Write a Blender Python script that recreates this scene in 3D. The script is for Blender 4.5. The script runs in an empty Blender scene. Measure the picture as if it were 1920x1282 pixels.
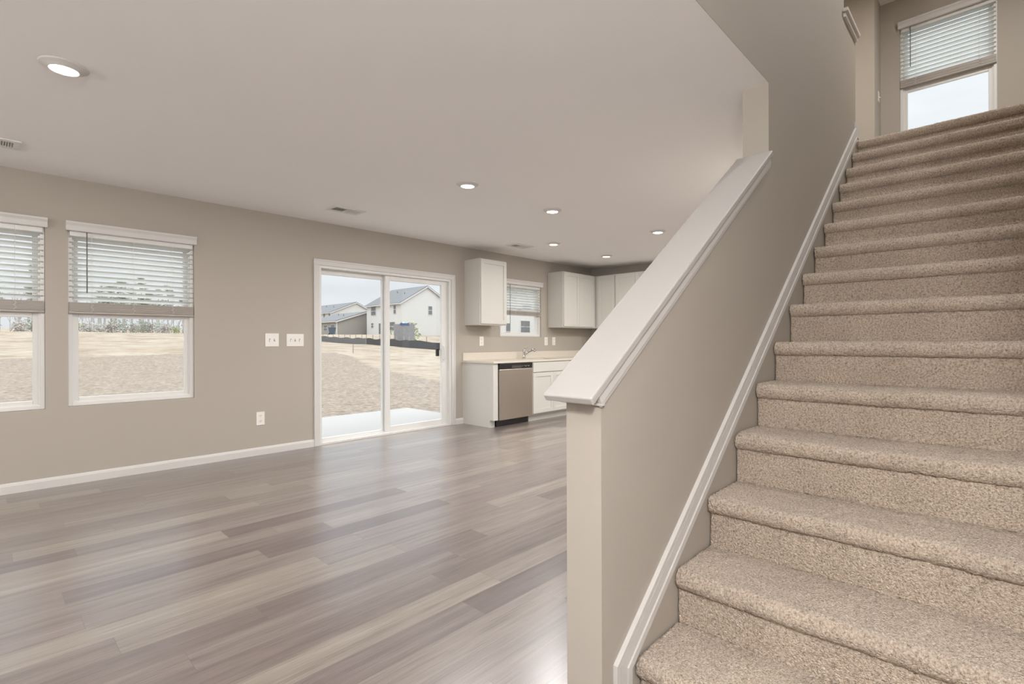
import bpy, bmesh, math, random
from mathutils import Vector, Matrix

random.seed(7)
PI = math.pi
SC = bpy.context.scene
COL = SC.collection

# ------------------------------------------------------------------ camera, sky, exposure
cam_d = bpy.data.cameras.new('camera')
cam_d.sensor_width = 36.0
cam_d.lens = 947.22 / 1920 * 36.0
cam_d.clip_start = 0.05
cam_d.clip_end = 600
cam = bpy.data.objects.new('camera', cam_d)
COL.objects.link(cam)
EYE = 1.12
YAW, PITCH, ROLL = math.radians(43.81), math.radians(0.014), math.radians(0.2007)
fw = Vector((math.cos(YAW) * math.cos(PITCH), math.sin(YAW) * math.cos(PITCH), math.sin(PITCH)))
rt0 = Vector((math.sin(YAW), -math.cos(YAW), 0))
dn0 = fw.cross(rt0)
rt = rt0 * math.cos(ROLL) + dn0 * math.sin(ROLL)
dn = dn0 * math.cos(ROLL) - rt0 * math.sin(ROLL)
M = Matrix((rt, -dn, -fw)).transposed().to_4x4()
M.translation = Vector((0, 0, EYE))
cam.matrix_world = M
SC.camera = cam

SC.view_settings.view_transform = 'Standard'
SC.view_settings.look = 'None'
SC.view_settings.gamma = 1.0
SC.view_settings.use_curve_mapping = False
SC.view_settings.exposure = 0.2

SKY_STRENGTH = 1.01
LAMP_WATTS = 24.0          # recessed ceiling lamps
KITCHEN_WATTS = 3.0        # the two dimmed lamps over the kitchen counter
FILL_GLOBE_WATTS = 186.0     # added unseen globe light that brightens entry and stairs
LAMP_COLOR = (1.0, 0.985, 0.96)

world = bpy.data.worlds.new('overcast_sky')
SC.world = world
world.use_nodes = True
wn, wl = world.node_tree.nodes, world.node_tree.links
wn.clear()
w_out = wn.new('ShaderNodeOutputWorld')
w_bg = wn.new('ShaderNodeBackground')
w_tc = wn.new('ShaderNodeTexCoord')
w_sep = wn.new('ShaderNodeSeparateXYZ')
wl.new(w_tc.outputs['Generated'], w_sep.inputs[0])
w_ramp = wn.new('ShaderNodeValToRGB')
w_stops = [(0.0, (0.755, 0.775, 0.81)), (0.10, (0.80, 0.825, 0.87)), (0.36, (0.89, 0.91, 0.95)), (0.48, (1.4, 1.44, 1.5)), (0.65, (2.9, 2.97, 3.08)), (1.0, (4.1, 4.2, 4.35))]
for _k, (_p, _c) in enumerate(w_stops):
    _e = w_ramp.color_ramp.elements[_k] if _k < 2 else w_ramp.color_ramp.elements.new(_p)
    _e.position = _p
    _e.color = _c + (1,)
wl.new(w_sep.outputs['Z'], w_ramp.inputs[0])
w_noise = wn.new('ShaderNodeTexNoise')
w_noise.inputs['Scale'].default_value = 3.5
w_noise.inputs['Detail'].default_value = 5
w_map = wn.new('ShaderNodeMapping')
w_map.inputs['Scale'].default_value = (1, 1, 3.2)
wl.new(w_tc.outputs['Generated'], w_map.inputs[0])
wl.new(w_map.outputs[0], w_noise.inputs['Vector'])
w_mr = wn.new('ShaderNodeMapRange')
w_mr.inputs['From Min'].default_value = 0.3
w_mr.inputs['From Max'].default_value = 0.7
w_mr.inputs['To Min'].default_value = 0.88
w_mr.inputs['To Max'].default_value = 1.1
wl.new(w_noise.outputs[0], w_mr.inputs['Value'])
w_mul = wn.new('ShaderNodeVectorMath')
w_mul.operation = 'SCALE'
wl.new(w_ramp.outputs[0], w_mul.inputs[0])
wl.new(w_mr.outputs[0], w_mul.inputs['Scale'])
wl.new(w_mul.outputs[0], w_bg.inputs['Color'])
w_bg.inputs['Strength'].default_value = SKY_STRENGTH
wl.new(w_bg.outputs[0], w_out.inputs[0])


# ------------------------------------------------------------------ helpers: materials
def lin(r, g, b):
    def f(c):
        c /= 255.0
        return c / 12.92 if c <= 0.04045 else ((c + 0.055) / 1.055) ** 2.4
    return (f(r), f(g), f(b), 1.0)


def new_mat(name):
    m = bpy.data.materials.new(name)
    m.use_nodes = True
    return m, m.node_tree.nodes, m.node_tree.links, m.node_tree.nodes['Principled BSDF']


def math_node(n, l, op, a, b=None):
    q = n.new('ShaderNodeMath')
    q.operation = op
    for i, v in enumerate((a, b)):
        if v is None:
            continue
        if isinstance(v, (int, float)):
            q.inputs[i].default_value = v
        else:
            l.new(v, q.inputs[i])
    return q.outputs[0]


def mix_col(n, l, fac, a, b, mode='MIX'):
    q = n.new('ShaderNodeMix')
    q.data_type = 'RGBA'
    q.blend_type = mode
    for i, v in ((0, fac), (6, a), (7, b)):
        if isinstance(v, (int, float, tuple)):
            q.inputs[i].default_value = v
        else:
            l.new(v, q.inputs[i])
    return q.outputs[2]


def noise(n, l, vec, scale, detail=3, rough=0.5):
    q = n.new('ShaderNodeTexNoise')
    q.inputs['Scale'].default_value = scale
    q.inputs['Detail'].default_value = detail
    q.inputs['Roughness'].default_value = rough
    if vec is not None:
        l.new(vec, q.inputs['Vector'])
    return q.outputs[0]


def objcoord(n, l, scale=None):
    t = n.new('ShaderNodeTexCoord')
    if scale is None:
        return t.outputs['Object']
    m = n.new('ShaderNodeMapping')
    m.inputs['Scale'].default_value = scale
    l.new(t.outputs['Object'], m.inputs[0])
    return m.outputs[0]


def ramp(n, l, fac, stops):
    q = n.new('ShaderNodeValToRGB')
    e = q.color_ramp.elements
    while len(e) < len(stops):
        e.new(0.5)
    for k, (p, c) in enumerate(stops):
        e[k].position = p
        e[k].color = c
    l.new(fac, q.inputs[0])
    return q.outputs[0]


def bump(n, l, p, height, strength, dist):
    b = n.new('ShaderNodeBump')
    b.inputs['Strength'].default_value = strength
    b.inputs['Distance'].default_value = dist
    l.new(height, b.inputs['Height'])
    l.new(b.outputs[0], p.inputs['Normal'])


def plain(name, col, rough=0.5, metal=0.0, var=0.03, scale=6.0, bmp=0.0, bscale=200.0, spec=0.5):
    """A painted or moulded surface: slight tone variation and an optional fine texture."""
    m, n, l, p = new_mat(name)
    v = objcoord(n, l)
    f = noise(n, l, v, scale, 3)
    a = tuple(min(1, c * (1 + var)) for c in col[:3]) + (1,)
    b = tuple(c * (1 - var) for c in col[:3]) + (1,)
    l.new(mix_col(n, l, f, a, b), p.inputs['Base Color'])
    p.inputs['Roughness'].default_value = rough
    p.inputs['Metallic'].default_value = metal
    p.inputs['Specular IOR Level'].default_value = spec
    if bmp:
        bump(n, l, p, noise(n, l, v, bscale, 2), bmp, 0.001)
    return m


WALL = plain('greige_wall_paint', (0.43, 0.39, 0.342), 0.75, var=0.012, scale=2, bmp=0.12, bscale=260, spec=0.25)
CEIL = plain('flat_ceiling_paint', (0.91, 0.90, 0.89), 0.9, var=0.01, scale=2, bmp=0.1, bscale=180, spec=0.2)
TRIM = plain('white_trim_paint', (0.63, 0.61, 0.59), 0.5, var=0.01)
TRIM_DARKENED = plain('darkened_trim_paint', (0.475, 0.455, 0.438), 0.5, var=0.01)  # trim paint darkened to offset the strong light on the cap
VINYL = plain('white_vinyl', (0.72, 0.71, 0.69), 0.4, var=0.01)
CABINET = plain('white_cabinet_paint', (0.60, 0.58, 0.54), 0.4, var=0.012)
PLATE = plain('white_plastic', (0.80, 0.77, 0.73), 0.35, var=0.01)
SLOT = plain('dark_slot', (0.06, 0.055, 0.05), 0.6)
STONE = plain('cream_worktop', (0.66, 0.60, 0.52), 0.3, var=0.05, scale=60)
CHROME = plain('polished_chrome', (0.75, 0.74, 0.72), 0.12, metal=1.0)
BLACK = plain('black_plastic', (0.012, 0.011, 0.011), 0.3)
DARKGAP = plain('vent_shade', (0.05, 0.05, 0.05), 0.7)
CORD = plain('white_cord', (0.75, 0.74, 0.72), 0.8)
WAND = plain('grey_wand', (0.20, 0.19, 0.19), 0.35)
STACKED = plain('shaded_white_slat', (0.40, 0.36, 0.32), 0.5)  # white slats with their backlit shade put into the colour
LABELWHITE = plain('white_print', (0.8, 0.8, 0.8), 0.5)


def mat_steel():
    m, n, l, p = new_mat('brushed_steel')
    v = objcoord(n, l, (2, 2, 300))
    f = noise(n, l, v, 3, 3)
    l.new(mix_col(n, l, f, (0.50, 0.45, 0.39, 1), (0.60, 0.54, 0.48, 1)), p.inputs['Base Color'])
    p.inputs['Metallic'].default_value = 1.0
    l.new(math_node(n, l, 'ADD', math_node(n, l, 'MULTIPLY', f, 0.1), 0.26), p.inputs['Roughness'])
    return m


def mat_glass():
    m, n, l, p = new_mat('clear_window_glass')
    n.remove(p)
    out = n['Material Output']
    tr = n.new('ShaderNodeBsdfTransparent')
    tr.inputs[0].default_value = (0.95, 0.965, 0.96, 1)
    gl = n.new('ShaderNodeBsdfGlossy')
    gl.inputs['Roughness'].default_value = 0.02
    fr = n.new('ShaderNodeFresnel')
    geo = n.new('ShaderNodeNewGeometry')
    ior = math_node(n, l, 'SUBTRACT', 1.45, math_node(n, l, 'MULTIPLY', geo.outputs['Backfacing'], 1.45 - 1 / 1.45))
    l.new(ior, fr.inputs['IOR'])
    sp = noise(n, l, objcoord(n, l), 1.5, 1)
    mx = n.new('ShaderNodeMixShader')
    fac = math_node(n, l, 'MULTIPLY', fr.outputs[0], math_node(n, l, 'ADD', math_node(n, l, 'MULTIPLY', sp, 0.1), 0.9))
    l.new(fac, mx.inputs[0])
    l.new(tr.outputs[0], mx.inputs[1])
    l.new(gl.outputs[0], mx.inputs[2])
    l.new(mx.outputs[0], out.inputs[0])
    return m


def mat_slat():
    m, n, l, p = new_mat('translucent_white_slat')
    n.remove(p)
    out = n['Material Output']
    c = mix_col(n, l, noise(n, l, objcoord(n, l), 8, 2), (0.86, 0.87, 0.86, 1), (0.90, 0.91, 0.90, 1))
    d = n.new('ShaderNodeBsdfDiffuse')
    t = n.new('ShaderNodeBsdfTranslucent')
    l.new(c, d.inputs[0])
    l.new(c, t.inputs[0])
    mx = n.new('ShaderNodeMixShader')
    mx.inputs[0].default_value = 0.66
    l.new(d.outputs[0], mx.inputs[1])
    l.new(t.outputs[0], mx.inputs[2])
    l.new(mx.outputs[0], out.inputs[0])
    return m


def mat_planks():
    """Vinyl planks 0.18 x 1.22 m, random stagger, long grain, each plank its own tone."""
    m, n, l, p = new_mat('taupe_vinyl_planks')
    t = n.new('ShaderNodeTexCoord')
    s = n.new('ShaderNodeSeparateXYZ')
    l.new(t.outputs['Object'], s.inputs[0])
    X, Y = s.outputs['X'], s.outputs['Y']
    W, L = 0.152, 1.22
    yr = math_node(n, l, 'DIVIDE', Y, W)
    row = math_node(n, l, 'FLOOR', yr)
    wn1 = n.new('ShaderNodeTexWhiteNoise')
    wn1.noise_dimensions = '1D'
    l.new(row, wn1.inputs['W'])
    xr = math_node(n, l, 'ADD', math_node(n, l, 'DIVIDE', X, L), math_node(n, l, 'MULTIPLY', wn1.outputs[0], 7.0))
    colm = math_node(n, l, 'FLOOR', xr)
    cmb = n.new('ShaderNodeCombineXYZ')
    l.new(row, cmb.inputs[0])
    l.new(colm, cmb.inputs[1])
    wn2 = n.new('ShaderNodeTexWhiteNoise')
    wn2.noise_dimensions = '2D'
    l.new(cmb.outputs[0], wn2.inputs['Vector'])
    rnd = wn2.outputs[0]
    # grain coordinates shifted per plank
    g = n.new('ShaderNodeCombineXYZ')
    l.new(math_node(n, l, 'ADD', math_node(n, l, 'MULTIPLY', X, 0.9), math_node(n, l, 'MULTIPLY', rnd, 31.0)), g.inputs[0])
    l.new(math_node(n, l, 'ADD', math_node(n, l, 'MULTIPLY', Y, 14.0), math_node(n, l, 'MULTIPLY', rnd, 57.0)), g.inputs[1])
    broad = noise(n, l, g.outputs[0], 1.6, 4, 0.55)
    g2 = n.new('ShaderNodeCombineXYZ')
    l.new(math_node(n, l, 'ADD', math_node(n, l, 'MULTIPLY', X, 5.0), math_node(n, l, 'MULTIPLY', rnd, 11.0)), g2.inputs[0])
    l.new(math_node(n, l, 'MULTIPLY', Y, 170.0), g2.inputs[1])
    fine = noise(n, l, g2.outputs[0], 1.0, 4, 0.6)
    base = ramp(n, l, rnd, [(0.0, lin(98, 86, 86)), (0.25, lin(126, 116, 111)), (0.55, lin(115, 105, 103)),
                            (0.8, lin(141, 132, 124)), (1.0, lin(121, 110, 108))])
    c1 = mix_col(n, l, 0.95, base, ramp(n, l, broad, [(0.25, (0.56, 0.53, 0.54, 1)), (0.45, (0.9, 0.88, 0.87, 1)), (0.6, (1.02, 1.02, 1.0, 1)), (0.75, (1.28, 1.27, 1.24, 1))]), 'MULTIPLY')
    c2 = mix_col(n, l, 0.8, c1, ramp(n, l, fine, [(0.3, (0.66, 0.63, 0.62, 1)), (0.5, (0.98, 0.98, 0.98, 1)), (0.72, (1.22, 1.22, 1.22, 1))]), 'MULTIPLY')
    # seams
    def edge(v, w):
        f = math_node(n, l, 'FRACT', v)
        d = math_node(n, l, 'MINIMUM', f, math_node(n, l, 'SUBTRACT', 1.0, f))
        return math_node(n, l, 'LESS_THAN', d, w)
    seam = math_node(n, l, 'MAXIMUM', edge(yr, 0.006), edge(xr, 0.001))
    c3 = mix_col(n, l, math_node(n, l, 'MULTIPLY', seam, 0.45), c2, (0.10, 0.085, 0.075, 1))
    l.new(c3, p.inputs['Base Color'])
    l.new(math_node(n, l, 'ADD', math_node(n, l, 'MULTIPLY', fine, 0.16), 0.26), p.inputs['Roughness'])
    p.inputs['Specular IOR Level'].default_value = 0.6
    p.inputs['Coat Weight'].default_value = 0.78
    p.inputs['Coat Roughness'].default_value = 0.25
    p.inputs['Coat IOR'].default_value = 1.5
    bump(n, l, p, math_node(n, l, 'SUBTRACT', fine, math_node(n, l, 'MULTIPLY', seam, 0.8)), 0.18, 0.002)
    return m


def mat_carpet():
    m, n, l, p = new_mat('beige_frieze_carpet')
    v = objcoord(n, l)
    tuft = n.new('ShaderNodeTexVoronoi')
    tuft.inputs['Scale'].default_value = 210
    wob = n.new('ShaderNodeVectorMath')
    wob.operation = 'ADD'
    nz = n.new('ShaderNodeTexNoise')
    nz.inputs['Scale'].default_value = 90
    l.new(v, nz.inputs['Vector'])
    sc = n.new('ShaderNodeVectorMath')
    sc.operation = 'SCALE'
    sc.inputs['Scale'].default_value = 0.012
    l.new(nz.outputs['Color'], sc.inputs[0])
    l.new(v, wob.inputs[0])
    l.new(sc.outputs[0], wob.inputs[1])
    l.new(wob.outputs[0], tuft.inputs['Vector'])
    fleck = noise(n, l, v, 150, 3, 0.7)
    patch = noise(n, l, v, 5, 3)
    c = ramp(n, l, fleck, [(0.28, lin(132, 113, 98)), (0.45, lin(200, 181, 163)), (0.60, lin(226, 210, 193)), (0.78, lin(240, 229, 215))])
    c = mix_col(n, l, 0.5, c, ramp(n, l, patch, [(0.3, (0.86, 0.85, 0.85, 1)), (0.7, (1.1, 1.1, 1.08, 1))]), 'MULTIPLY')
    l.new(c, p.inputs['Base Color'])
    p.inputs['Roughness'].default_value = 0.95
    p.inputs['Specular IOR Level'].default_value = 0.1
    p.inputs['Sheen Weight'].default_value = 0.25
    p.inputs['Sheen Roughness'].default_value = 0.5
    h = math_node(n, l, 'ADD', math_node(n, l, 'MULTIPLY', tuft.outputs['Distance'], -0.8), math_node(n, l, 'MULTIPLY', fleck, 0.9))
    bump(n, l, p, h, 0.9, 0.008)
    return m


def mat_emit(name, col, strength):
    m, n, l, p = new_mat(name)
    f = noise(n, l, objcoord(n, l), 30, 1)
    l.new(mix_col(n, l, f, col, tuple(c * 0.97 for c in col[:3]) + (1,)), p.inputs['Emission Color'])
    p.inputs['Base Color'].default_value = (0.8, 0.8, 0.8, 1)
    p.inputs['Emission Strength'].default_value = strength
    return m


def mat_terrain():
    m, n, l, p = new_mat('dry_lawn_and_sand')
    v = objcoord(n, l)
    at = n.new('ShaderNodeAttribute')
    at.attribute_name = 'sand'
    nb = noise(n, l, v, 0.5, 5, 0.6)
    nf = noise(n, l, v, 9, 4, 0.7)
    nm = noise(n, l, v, 2.2, 4, 0.65)
    grass = ramp(n, l, nf, [(0.28, lin(100, 90, 80)), (0.5, lin(138, 127, 116)), (0.72, lin(162, 151, 140))])
    grass = mix_col(n, l, 0.7, grass, ramp(n, l, nm, [(0.3, (0.84, 0.83, 0.83, 1)), (0.7, (1.1, 1.1, 1.08, 1))]), 'MULTIPLY')
    sand = ramp(n, l, nb, [(0.3, lin(132, 118, 102)), (0.5, lin(154, 142, 127)), (0.7, lin(164, 155, 143))])
    sand = mix_col(n, l, 0.6, sand, ramp(n, l, nm, [(0.32, (0.66, 0.65, 0.63, 1)), (0.5, (1.0, 1.0, 1.0, 1)), (0.65, (1.08, 1.08, 1.07, 1))]), 'MULTIPLY')
    f = math_node(n, l, 'ADD', at.outputs['Fac'], math_node(n, l, 'MULTIPLY', math_node(n, l, 'SUBTRACT', nm, 0.5), 0.5))
    f = ramp(n, l, f, [(0.42, (0, 0, 0, 1)), (0.58, (1, 1, 1, 1))])
    l.new(mix_col(n, l, f, grass, sand), p.inputs['Base Color'])
    p.inputs['Roughness'].default_value = 1.0
    p.inputs['Specular IOR Level'].default_value = 0.1
    bump(n, l, p, nf, 0.5, 0.05)
    return m


def mat_siding(name, col):
    m, n, l, p = new_mat(name)
    t = n.new('ShaderNodeTexCoord')
    s = n.new('ShaderNodeSeparateXYZ')
    l.new(t.outputs['Object'], s.inputs[0])
    f = math_node(n, l, 'FRACT', math_node(n, l, 'DIVIDE', s.outputs['Z'], 0.2))
    c = mix_col(n, l, math_node(n, l, 'MULTIPLY', math_node(n, l, 'LESS_THAN', f, 0.12), 0.25), col, tuple(x * 0.6 for x in col[:3]) + (1,))
    l.new(c, p.inputs['Base Color'])
    p.inputs['Roughness'].default_value = 0.6
    bump(n, l, p, f, 0.4, 0.02)
    return m


STEEL, GLASS, SLAT, PLANKS, CARPET = mat_steel(), mat_glass(), mat_slat(), mat_planks(), mat_carpet()
LENS = mat_emit('warm_lamp_lens', (1.0, 0.93, 0.82, 1), 9.0)
TERRAIN = mat_terrain()
SIDING_WHITE = mat_siding('white_lap_siding', (0.66, 0.65, 0.635, 1))
SIDING_GREY = mat_siding('taupe_lap_siding', (0.34, 0.32, 0.295, 1))
SHINGLE = plain('grey_shingles', (0.15, 0.155, 0.162), 0.9, var=0.12, scale=3)
HOUSEGLASS = plain('dark_house_glass', (0.16, 0.17, 0.18), 0.25, var=0.15, scale=2)
CONCRETE = plain('pale_concrete', (0.35, 0.342, 0.33), 0.9, var=0.05, scale=3)
FABRIC = plain('grey_silt_fabric', (0.13, 0.13, 0.135), 0.9, var=0.15, scale=3)
FABRIC_DARK = plain('black_silt_fabric', (0.05, 0.05, 0.053), 0.9, var=0.2, scale=3)
STAKE = plain('weathered_stake', (0.35, 0.30, 0.25), 0.9)
SHEATHING = plain('mottled_grey_block', (0.26, 0.25, 0.26), 0.9, var=0.25, scale=7)
BLUE = plain('blue_wrap', (0.03, 0.11, 0.36), 0.5)
BINBLUE = plain('slate_blue_plastic', (0.08, 0.115, 0.16), 0.5)
BARK = plain('hazed_grey_bark', (0.50, 0.485, 0.475), 0.95, var=0.15, scale=3)  # bark paled so the colour carries the distant haze
NEEDLE = plain('hazed_pine_needles', (0.42, 0.45, 0.39), 0.9, var=0.2, scale=2)  # needle green lightened to paint in haze
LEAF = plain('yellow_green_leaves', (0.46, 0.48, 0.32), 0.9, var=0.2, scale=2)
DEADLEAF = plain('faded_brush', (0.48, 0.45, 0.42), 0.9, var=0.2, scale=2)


# ------------------------------------------------------------------ helpers: geometry
def add_box(bm, x0, x1, y0, y1, z0, z1, bevel=0.0, seg=2):
    vs = [bm.verts.new(c) for c in ((x0, y0, z0), (x1, y0, z0), (x1, y1, z0), (x0, y1, z0),
                                    (x0, y0, z1), (x1, y0, z1), (x1, y1, z1), (x0, y1, z1))]
    fs = [bm.faces.new([vs[i] for i in f]) for f in ((0, 3, 2, 1), (4, 5, 6, 7), (0, 1, 5, 4), (1, 2, 6, 5), (2, 3, 7, 6), (3, 0, 4, 7))]
    if bevel:
        es = list({e for f in fs for e in f.edges})
        bmesh.ops.bevel(bm, geom=es, offset=bevel, segments=seg, affect='EDGES', profile=0.6)


def add_prism(bm, pts, a0, a1, axis='y', smooth_from=None):
    """Extrude a closed outline; axis y: pts are (x,z); axis x: pts are (y,z); axis z: pts are (x,y)."""
    def mk(p, a):
        if axis == 'y':
            return (p[0], a, p[1])
        if axis == 'x':
            return (a, p[0], p[1])
        return (p[0], p[1], a)
    A = [bm.verts.new(mk(p, a0)) for p in pts]
    B = [bm.verts.new(mk(p, a1)) for p in pts]
    k = len(pts)
    fs = [bm.faces.new(A), bm.faces.new(B[::-1])]
    for i in range(k):
        fs.append(bm.faces.new((A[i], B[i], B[(i + 1) % k], A[(i + 1) % k])))
    return fs


def add_tube(bm, p0, p1, r0, r1=None, seg=10, cap=True):
    r1 = r0 if r1 is None else r1
    p0, p1 = Vector(p0), Vector(p1)
    d = (p1 - p0).normalized()
    u = d.orthogonal().normalized()
    w = d.cross(u)
    A = [bm.verts.new(p0 + (u * math.cos(2 * PI * k / seg) + w * math.sin(2 * PI * k / seg)) * r0) for k in range(seg)]
    B = [bm.verts.new(p1 + (u * math.cos(2 * PI * k / seg) + w * math.sin(2 * PI * k / seg)) * r1) for k in range(seg)]
    for k in range(seg):
        f = bm.faces.new((A[k], A[(k + 1) % seg], B[(k + 1) % seg], B[k]))
        f.smooth = True
    if cap:
        bm.faces.new(A[::-1])
        bm.faces.new(B)


def add_lathe(bm, prof, seg=32, cx=0, cy=0, smooth=True):
    """prof: list of (radius, z)."""
    rings = []
    for r, z in prof:
        if r < 1e-6:
            rings.append([bm.verts.new((cx, cy, z))])
        else:
            rings.append([bm.verts.new((cx + r * math.cos(2 * PI * k / seg), cy + r * math.sin(2 * PI * k / seg), z)) for k in range(seg)])
    for a, b in zip(rings, rings[1:]):
        for k in range(seg):
            k2 = (k + 1) % seg
            if len(a) == 1 and len(b) == 1:
                continue
            if len(a) == 1:
                f = bm.faces.new((a[0], b[k2], b[k]))
            elif len(b) == 1:
                f = bm.faces.new((a[k], a[k2], b[0]))
            else:
                f = bm.faces.new((a[k], a[k2], b[k2], b[k]))
            f.smooth = smooth


def ring(bm, x0, x1, z0, z1, w, y0, y1, bevel=0.0, wb=None, wt=None):
    """A rectangular frame in the XZ plane."""
    wb = w if wb is None else wb
    wt = w if wt is None else wt
    add_box(bm, x0, x0 + w, y0, y1, z0, z1, bevel)
    add_box(bm, x1 - w, x1, y0, y1, z0, z1, bevel)
    add_box(bm, x0 + w, x1 - w, y0, y1, z0, z0 + wb, bevel)
    add_box(bm, x0 + w, x1 - w, y0, y1, z1 - wt, z1, bevel)


def obj(name, bm, mat, parent=None):
    bmesh.ops.recalc_face_normals(bm, faces=bm.faces[:])
    me = bpy.data.meshes.new(name)
    bm.to_mesh(me)
    bm.free()
    me.materials.append(mat)
    o = bpy.data.objects.new(name, me)
    COL.objects.link(o)
    if parent is not None:
        o.parent = parent
    return o


def tag(o, label=None, cat=None, group=None, kind=None):
    if label:
        o['label'] = label
    if cat:
        o['category'] = cat
    if group:
        o['group'] = group
    if kind:
        o['kind'] = kind
    return o


def empty(name, loc=(0, 0, 0), rz=0.0):
    o = bpy.data.objects.new(name, None)
    o.empty_display_size = 0.1
    COL.objects.link(o)
    o.location = loc
    o.rotation_euler = (0, 0, rz)
    return o


def bx(name, mat, parent, *boxes, bevel=0.0):
    bm = bmesh.new()
    for b in boxes:
        add_box(bm, *b, bevel=bevel)
    return obj(name, bm, mat, parent)


def copy_tree(o, parent=None):
    c = o.copy()
    COL.objects.link(c)
    c.parent = parent
    for ch in list(o.children):
        copy_tree(ch, c)
    return c


def struct(o, label, cat):
    return tag(o, label, cat, kind='structure')


def wall_holes(name, mat, x0, x1, z0, z1, y0, y1, holes, swap=False):
    """A slab wall in the XZ plane with rectangular holes (x0,x1,z0,z1); swap: X and Y change places."""
    xs = sorted({x0, x1, *[h[0] for h in holes], *[h[1] for h in holes]})
    zs = sorted({z0, z1, *[h[2] for h in holes], *[h[3] for h in holes]})
    bm = bmesh.new()
    solid = lambda i, j: 0 <= i < len(xs) - 1 and 0 <= j < len(zs) - 1 and not any(
        h[0] <= (xs[i] + xs[i + 1]) / 2 <= h[1] and h[2] <= (zs[j] + zs[j + 1]) / 2 <= h[3] for h in holes)
    P = lambda x, y, z: (y, x, z) if swap else (x, y, z)
    def quad(*c):
        bm.faces.new([bm.verts.new(P(*p)) for p in c])
    for i in range(len(xs) - 1):
        for j in range(len(zs) - 1):
            if not solid(i, j):
                continue
            a, b, c, d = xs[i], xs[i + 1], zs[j], zs[j + 1]
            quad((a, y0, c), (b, y0, c), (b, y0, d), (a, y0, d))
            quad((a, y1, c), (a, y1, d), (b, y1, d), (b, y1, c))
            if not solid(i - 1, j):
                quad((a, y0, c), (a, y0, d), (a, y1, d), (a, y1, c))
            if not solid(i + 1, j):
                quad((b, y0, c), (b, y1, c), (b, y1, d), (b, y0, d))
            if not solid(i, j - 1):
                quad((a, y0, c), (a, y1, c), (b, y1, c), (b, y0, c))
            if not solid(i, j + 1):
                quad((a, y0, d), (b, y0, d), (b, y1, d), (a, y1, d))
    bmesh.ops.remove_doubles(bm, verts=bm.verts[:], dist=1e-5)
    return obj(name, bm, mat)


# ------------------------------------------------------------------ the setting
D = 5.33            # back wall plane
S = 0.775           # stair-side face of the knee wall
T = 0.118           # its thickness
XR = 7.645          # kitchen end wall
UP = 2.667          # upper floor
TOP = 5.113         # upper ceiling
def ceil_z(y):
    return 2.345 + (y - S) * 0.095 / 4.555

WIN = dict(w1=(-0.555, 0.321, 0.612, 2.03), w2=(0.456, 1.332, 0.619, 2.03), w3=(5.30, 6.238, 1.205, 2.03))
DOOR = (2.515, 4.368, 0.0, 1.972)

struct(bx('floor', PLANKS, None, (-3.6, XR + .1, -2.6, D + .02, -0.08, 0.0)), 'taupe wood-look plank floor of the open living room', 'floor')
o = wall_holes('wall_back', WALL, -3.7, XR + .1, -0.1, 2.62, D, D + 0.15, [WIN['w1'], WIN['w2'], WIN['w3'], DOOR])
struct(o, 'long greige wall with the windows and the sliding door', 'wall')
struct(bx('wall_right', WALL, None, (XR, XR + .1, S + T, D, 0, 2.44)), 'greige kitchen end wall behind the corner cabinets', 'wall')
struct(bx('wall_left', WALL, None, (-3.7, -3.6, -2.6, D, 0, 2.46)), 'greige living room side wall', 'wall')
struct(bx('wall_front', WALL, None, (-3.7, 1.05, -2.7, -2.6, 0, 2.46)), 'greige entry wall', 'wall')

bm = bmesh.new()
for (xa, xb, ya, yb) in ((2.566, XR + .1, S + T, D + .05), (-3.7, 2.566, S + .0015, D + .05)):
    add_prism(bm, [(ya, ceil_z(ya)), (yb, ceil_z(yb)), (yb, ceil_z(yb) + .012), (ya, ceil_z(ya) + .012)], xa, xb, 'x')
add_prism(bm, [(-2.7, 2.345), (S, 2.345), (S, 2.357), (-2.7, 2.357)], -3.7, 0.9, 'x')
struct(obj('ceiling', bm, CEIL), 'flat pale ceiling over living room and kitchen', 'ceiling')

CAP_A = (1.075, 0.942)      # underside start of the sloped cap (x, z)
CAP_K = 0.706               # its slope
capz = lambda x: CAP_A[1] + CAP_K * (x - CAP_A[0])
bm = bmesh.new()
add_prism(bm, [(1.156, 0), (4.612, 0), (4.612, 3.44), (4.215, 3.44), (4.215, TOP), (0.8, TOP), (0.8, 2.359),
               (2.566, 2.359), (2.566, capz(2.566)), (1.156, capz(1.156))], S, S + T, 'y')
add_box(bm, 0.8, 2.566, S, S + .0015, 2.3445, 2.359)
struct(obj('wall_stair', bm, WALL), 'greige wall along the stairs with low sloped section at foot', 'wall')
struct(bx('wall_stair_side', WALL, None, (1.05, 7.5, -0.45, -0.35, 0, TOP)), 'greige wall on the outer side of the stairs', 'wall')
struct(bx('wall_foyer', WALL, None, (0.8, 0.9, -0.45, S, 2.357, TOP)), 'greige wall above the entry ceiling', 'wall')
struct(bx('wall_side', WALL, None, (0.95, 1.05, -2.7, -0.35, 0, 2.345)), 'greige entry side wall', 'wall')

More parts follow.
